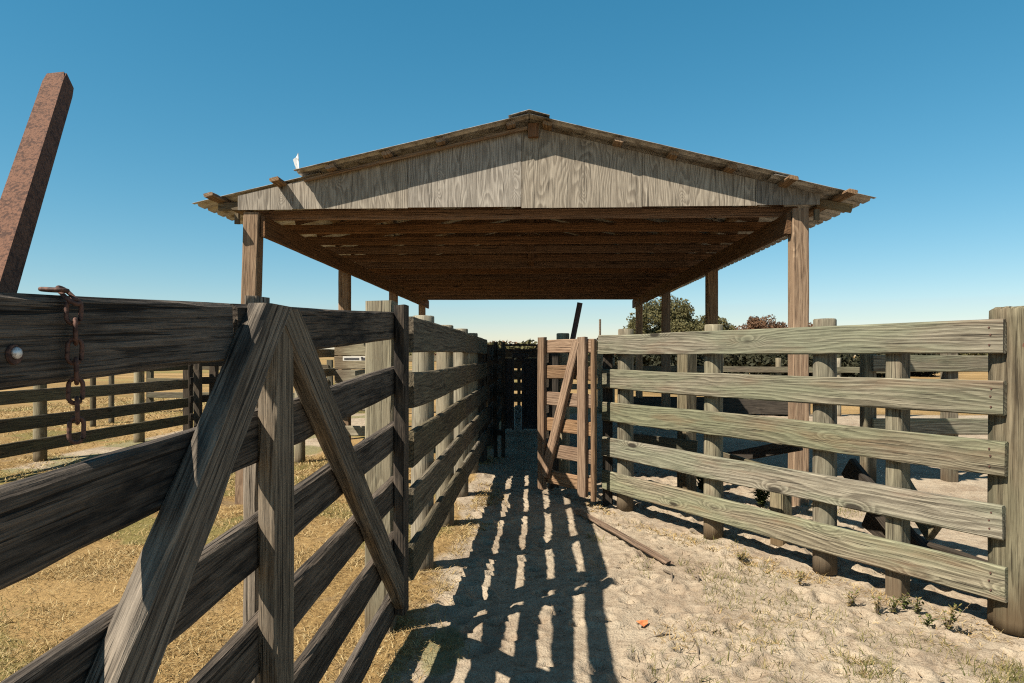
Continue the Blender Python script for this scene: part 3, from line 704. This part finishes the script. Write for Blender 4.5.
# ------------------------------------------------------------------ loose things on the sand
def gpt(px, py, h=0): d = F*CZ/(py-355); q = P(px, d); q.z = gz(q.x, q.y)+h; return q
sl0 = gpt(578, 512, .03); sl1 = gpt(668, 567, .025)
o = board('wood_slat', sl0, sl1, .062, .024, M_brown, None, up=(.8, .6, .0), wob=.012, ends=.05); tag(o, 'long split wooden slat lying on the sand beside the lane', 'slat')
def leaf(px, py, s, mat, label, name='fallen_leaf'):
    q = gpt(px, py, .012); bm = bmesh.new(); n = 8
    top = []; bot = []
    for i in range(n):
        a = 2*math.pi*i/n; r = s*(.7+.5*rng.random()); v = (r*1.6*math.cos(a), r*.7*math.sin(a), .012*rng.random()+.01*math.cos(2*a))
        top.append(bm.verts.new(v)); bot.append(bm.verts.new((v[0], v[1], v[2]-.002)))
    ct = bm.verts.new((0, 0, .018)); cb_ = bm.verts.new((0, 0, .016))
    for i in range(n):
        j = (i+1) % n; bm.faces.new((ct, top[i], top[j])); bm.faces.new((cb_, bot[j], bot[i])); bm.faces.new((top[i], bot[i], bot[j], top[j]))
    tag(bm_obj(name, bm, mat, None, Matrix.Translation(q) @ Matrix.Rotation(rng.random()*.5, 4, 'Z')), label, 'leaf')
leaf(642, 625, .024, M_orange, 'crumpled orange leaf lying on the bare sand')
def stick(px0, py0, px1, py1, r, label, bend=.03):
    a = gpt(px0, py0, r); b = gpt(px1, py1, r); md = a.lerp(b, .5)+Vector((bend, bend, .004)); bm = bmesh.new()
    tube_bm(bm, [a, a.lerp(md, .6), md, md.lerp(b, .6), b], [r, r*1.1, r, r*.8, r*.5], 7); tag(bm_obj('stick', bm, M_bark, None, None, True), label, 'stick')
stick(664, 572, 672, 583, .008, 'short curved dark stick on the sand near the wooden slat')
stick(690, 574, 699, 582, .009, 'stubby dark stick on the sand right of the curved one')
stick(648, 640, 672, 634, .004, 'thin twig on the sand just below the orange leaf', .02)
stick(694, 640, 699, 660, .005, 'thin pale upright twig on the sand right of the orange leaf', .01)

def weed(px, py, h, label, dry=.3, n=60, big=1.0):
    q = gpt(px, py, -.005); vs = []; fs = []; tint = []
    t = thing('weed', label, 'weed', q, 'weeds along the right fence')
    bm = bmesh.new(); tips = []
    for i in range(7):
        a = rng.random()*6.28; s = .25+.4*rng.random(); L = h*(.6+.5*rng.random())
        p = [Vector((0, 0, 0)), Vector((math.cos(a)*s*L*.4, math.sin(a)*s*L*.4, L*.5)), Vector((math.cos(a)*s*L, math.sin(a)*s*L, L))]
        tube_bm(bm, p, [.0022, .0016, .0009], 5); tips.append(p)
    bm_obj('stem', bm, M_bark, t, Matrix.Translation(q))
    for i in range(n):
        p = rng.choice(tips); u = .15+.85*rng.random(); c = p[0].lerp(p[1], u*2) if u < .5 else p[1].lerp(p[2], u*2-1)
        a = rng.random()*6.28; e = rng.random()*1.2-.2; d = Vector((math.cos(a)*math.cos(e), math.sin(a)*math.cos(e), math.sin(e)))
        s = Vector((-math.sin(a), math.cos(a), .3*(rng.random()-.5))); L = (.012+.022*rng.random())*big; w = L*.25; k = len(vs)
        vs += [c, c+d*L*.5+s*w, c+d*L, c+d*L*.5-s*w]; fs.append((k, k+1, k+2, k+3)); tint += [min(1, rng.random()*.7+dry)]*4
    o = mesh_obj('leaves', vs, fs, M_weed, t, Matrix.Translation(q)); at = o.data.attributes.new('tint', 'FLOAT', 'POINT'); at.data.foreach_set('value', tint)
for px, py, h, dry, lab in ((877, 607, .11, .5, 'upright brownish weed below the lowest board, left of the leafy ones'),
                            (893, 605, .10, .2, 'small green leafy weed right of the upright brownish one'),
                            (905, 602, .09, .1, 'little green weed with thin stems under the lowest board'),
                            (918, 606, .10, .25, 'green weed in the gap under the lowest board'),
                            (927, 618, .07, 0, 'low bright green weed on the sand in front of the fence'),
                            (948, 622, .17, .45, 'largest bushy weed growing left of the thick end post'),
                            (850, 598, .10, .55, 'dry straggly weed just right of the third round post'),
                            (742, 556, .09, .5, 'tiny dry weed right of the middle round post'),
                            (800, 580, .08, .6, 'straw coloured weed left of the third round post')):
    weed(px, py, h, lab, dry, 70 if h < .15 else 130)
for px, py, h, lab in ((762, 507, .26, 'bright green leafy weed clump seen between the two lowest boards'), (702, 492, .24, 'green weed clump behind the middle round post')):
    weed(px, py, h, lab, 0, 320, 2.4)

# ------------------------------------------------------------------ trees
def tree_mesh(h, w, nclump, nleaf, ls, base=.25, seed=1):
    r = np.random.RandomState(seed); c = []
    while len(c) < nclump:
        p = r.rand(3)*2-1; q = p[0]**2+p[1]**2+p[2]**2
        if .12 < q < 1: c.append(p)
    c = np.array(c); ctr = np.stack([c[:, 0]*w/2*.86, c[:, 1]*w/2*.86, h*(base+(1-base)*(.5+.43*c[:, 2]))], 1)
    rad = (.13+.13*r.rand(nclump))*w/2*1.25
    k = r.randint(0, nclump, nleaf); g = r.randn(nleaf, 3); g /= np.linalg.norm(g, axis=1)[:, None]
    pos = ctr[k]+g*(rad[k]*r.rand(nleaf)**.4)[:, None]*np.array([1, 1, .8])
    a = r.randn(nleaf, 3); a /= np.linalg.norm(a, axis=1)[:, None]; b = np.cross(a, r.randn(nleaf, 3)); b /= np.linalg.norm(b, axis=1)[:, None]
    s = (ls*(.6+.8*r.rand(nleaf)))[:, None]
    v = np.stack([pos-a*s, pos+b*s*.5, pos+a*s, pos-b*s*.5], 1).reshape(-1, 3)
    t = np.repeat(np.clip(.25+.5*r.rand(nclump)[k]+.3*r.rand(nleaf)-.1, 0, 1), 4)
    return v, np.arange(nleaf*4).reshape(-1, 4).tolist(), t, ctr
def tree(name, label, cat, loc, h, w, mat, nclump=60, nleaf=9000, ls=.16, base=.2, seed=1, group=None):
    t = thing(name, label, cat, loc, group); M = Matrix.Translation(Vector(loc))
    v, f, ti, ctr = tree_mesh(h, w, nclump, nleaf, ls, base, seed)
    o = mesh_obj('crown', v, f, mat, t, M); at = o.data.attributes.new('tint', 'FLOAT', 'POINT'); at.data.foreach_set('value', ti.astype(np.float32))
    bm = bmesh.new(); tr = h*.035
    tube_bm(bm, [(0, 0, -.1), (.02*h, 0, h*.2), (0, .02*h, h*.45), (.01*h, 0, h*.8)], [tr*1.3, tr, tr*.7, tr*.2], 10)
    for i in range(0, min(len(ctr), 14)):
        c = Vector(ctr[i]); s = Vector((0, 0, h*(.18+.25*rng.random()))); tube_bm(bm, [s, s.lerp(c, .5)+Vector((0, 0, .03*h)), c], [tr*.5, tr*.3, tr*.1], 6)
    bm_obj('trunk', bm, M_bark, t, M)
    return t
tree('oak_tree', 'large olive green tree right of the shed posts beyond the pens', 'tree', P(664, 58), 6.3, 7.6, M_oak, 110, 42000, .105, .05, 3)
tree('oak_tree', 'lower rounded olive tree at the right end of the green clump', 'tree', P(708, 60), 5.0, 4.8, M_oak, 70, 22000, .105, .05, 4)
tree('russet_tree', 'rounded russet brown tree right of the green clump', 'tree', P(760, 66), 5.3, 7.2, M_redl, 100, 30000, .105, .05, 5)
tree('russet_tree', 'low russet tree partly behind the right front shed post', 'tree', P(806, 70), 5.0, 4.4, M_redl, 60, 14000, .105, .05, 6)
far = [(452, 140, 5.2, 9), (470, 150, 5.5, 10), (486, 140, 5.0, 9), (503, 150, 5.6, 10), (520, 135, 4.6, 9), (540, 150, 4.8, 10), (556, 140, 5.0, 9),
       (575, 150, 5.4, 10), (592, 130, 5.0, 8), (610, 140, 5.8, 9), (845, 150, 5.2, 10), (880, 140, 4.2, 9), (925, 150, 4.2, 10), (970, 140, 4.0, 9), (425, 150, 4.6, 10), (380, 150, 4.6, 10)]
for i, (px, d, h, w) in enumerate(far):
    tree('far_tree', 'small tree in the low distant treeline', 'tree', P(px, d), h*.82, w*1.15, M_oak if i % 3 else M_redl, 24, 1800, .42, .02, 20+i, 'trees of the distant treeline')
for i, (px, d, h, w) in enumerate([(628, 44, 2.0, 6.2), (675, 42, 1.9, 6.5), (722, 45, 2.0, 6.2), (768, 43, 1.9, 6.2), (812, 46, 2.0, 6.2), (858, 44, 1.7, 5.5), (905, 46, 1.7, 5.2)]):
    t = thing('bush', 'dark low bush in the row behind the right hand pens', 'bush', P(px, d), 'dark bushes behind the pens')
    v, f, ti, ctr = tree_mesh(h, w, 34, 3600, .17, -.12, 60+i)
    o = mesh_obj('foliage', v, f, M_bush, t, Matrix.Translation(P(px, d))); at = o.data.attributes.new('tint', 'FLOAT', 'POINT'); at.data.foreach_set('value', ti.astype(np.float32))
    bm = bmesh.new()
    for c in ctr[:6]: tube_bm(bm, [(0, 0, -.05), Vector(c)*.5, Vector(c)], [.05, .03, .015], 5)
    bm_obj('stems', bm, M_bark, t, Matrix.Translation(P(px, d)))
up = thing('utility_pole', 'thin distant utility pole standing above the treeline', 'pole', P(600, 95))
pole('mast', P(600, 95, -.1), P(600, 95, 6.4), .16, M_bark, up, seg=10)

# ------------------------------------------------------------------ light, sky, camera
ld = Vector((.68, .56, -1.0)).normalized()
su = bpy.data.lights.new('sun', 'SUN'); su.energy = 5.0; su.angle = R(.55); su.color = (1.0, .90, .76)
so = bpy.data.objects.new('sun', su); COL.objects.link(so); so.rotation_euler = ld.to_track_quat('-Z', 'Y').to_euler()
W = bpy.data.worlds.new('World'); S.world = W; W.use_nodes = True; nt = W.node_tree; nt.nodes.clear()
sky = nt.nodes.new('ShaderNodeTexSky'); sky.sky_type = 'NISHITA'; sky.sun_disc = False
sky.sun_elevation = math.asin(-ld.z); sky.sun_rotation = math.atan2(-ld.x, -ld.y); sky.air_density = 1.0; sky.dust_density = .0; sky.ozone_density = 1.6
hs = nt.nodes.new('ShaderNodeHueSaturation'); hs.inputs['Hue'].default_value = .484; hs.inputs['Saturation'].default_value = 1.32
bg = nt.nodes.new('ShaderNodeBackground'); bg.inputs[1].default_value = .0512; wo = nt.nodes.new('ShaderNodeOutputWorld')
nt.links.new(sky.outputs[0], hs.inputs['Color']); sx = nt.nodes.new('ShaderNodeSeparateColor'); cx = nt.nodes.new('ShaderNodeCombineColor'); nt.links.new(hs.outputs[0], sx.inputs[0])
for i, (g_, k_) in enumerate(((.95, .977), (.766, 1.484), (.753, 1.638))):
    a_ = nt.nodes.new('ShaderNodeMath'); a_.operation = 'POWER'; nt.links.new(sx.outputs[i], a_.inputs[0]); a_.inputs[1].default_value = g_
    b_ = nt.nodes.new('ShaderNodeMath'); b_.operation = 'MULTIPLY'; nt.links.new(a_.outputs[0], b_.inputs[0]); b_.inputs[1].default_value = k_
    nt.links.new(b_.outputs[0], cx.inputs[i])
bw = nt.nodes.new('ShaderNodeRGBToBW'); nt.links.new(cx.outputs[0], bw.inputs[0])          # sky greyed overhead, out of view, so shade turns less blue
tc_ = nt.nodes.new('ShaderNodeTexCoord'); sz_ = nt.nodes.new('ShaderNodeSeparateXYZ'); nt.links.new(tc_.outputs['Generated'], sz_.inputs[0])
mr_ = nt.nodes.new('ShaderNodeMapRange'); mr_.inputs[1].default_value = .52; mr_.inputs[2].default_value = .85; mr_.inputs[4].default_value = .65; nt.links.new(sz_.outputs[2], mr_.inputs[0])
mx_ = nt.nodes.new('ShaderNodeMix'); mx_.data_type = 'RGBA'; nt.links.new(mr_.outputs[0], mx_.inputs[0]); nt.links.new(cx.outputs[0], mx_.inputs[6]); nt.links.new(bw.outputs[0], mx_.inputs[7])
nt.links.new(mx_.outputs[2], bg.inputs[0]); nt.links.new(bg.outputs[0], wo.inputs[0])

cd = bpy.data.cameras.new('camera'); cd.sensor_width = 36; cd.lens = 36*F/1024; cd.shift_y = 13.5/1024; cd.clip_start = .05; cd.clip_end = 3000
co = bpy.data.objects.new('camera', cd); COL.objects.link(co); co.location = (0, 0, CZ); co.rotation_euler = (R(90), 0, YAW)
S.camera = co
S.render.engine = 'CYCLES'; S.cycles.max_bounces = 6; S.cycles.diffuse_bounces = 3; S.cycles.use_denoising = False; S.cycles.filter_width = 1.15; S.cycles.sample_clamp_indirect = 4
S.view_settings.view_transform = 'Standard'; S.view_settings.look = 'None'; S.view_settings.exposure = 1.10; S.view_settings.gamma = 1
S.render.resolution_x = 1024; S.render.resolution_y = 683
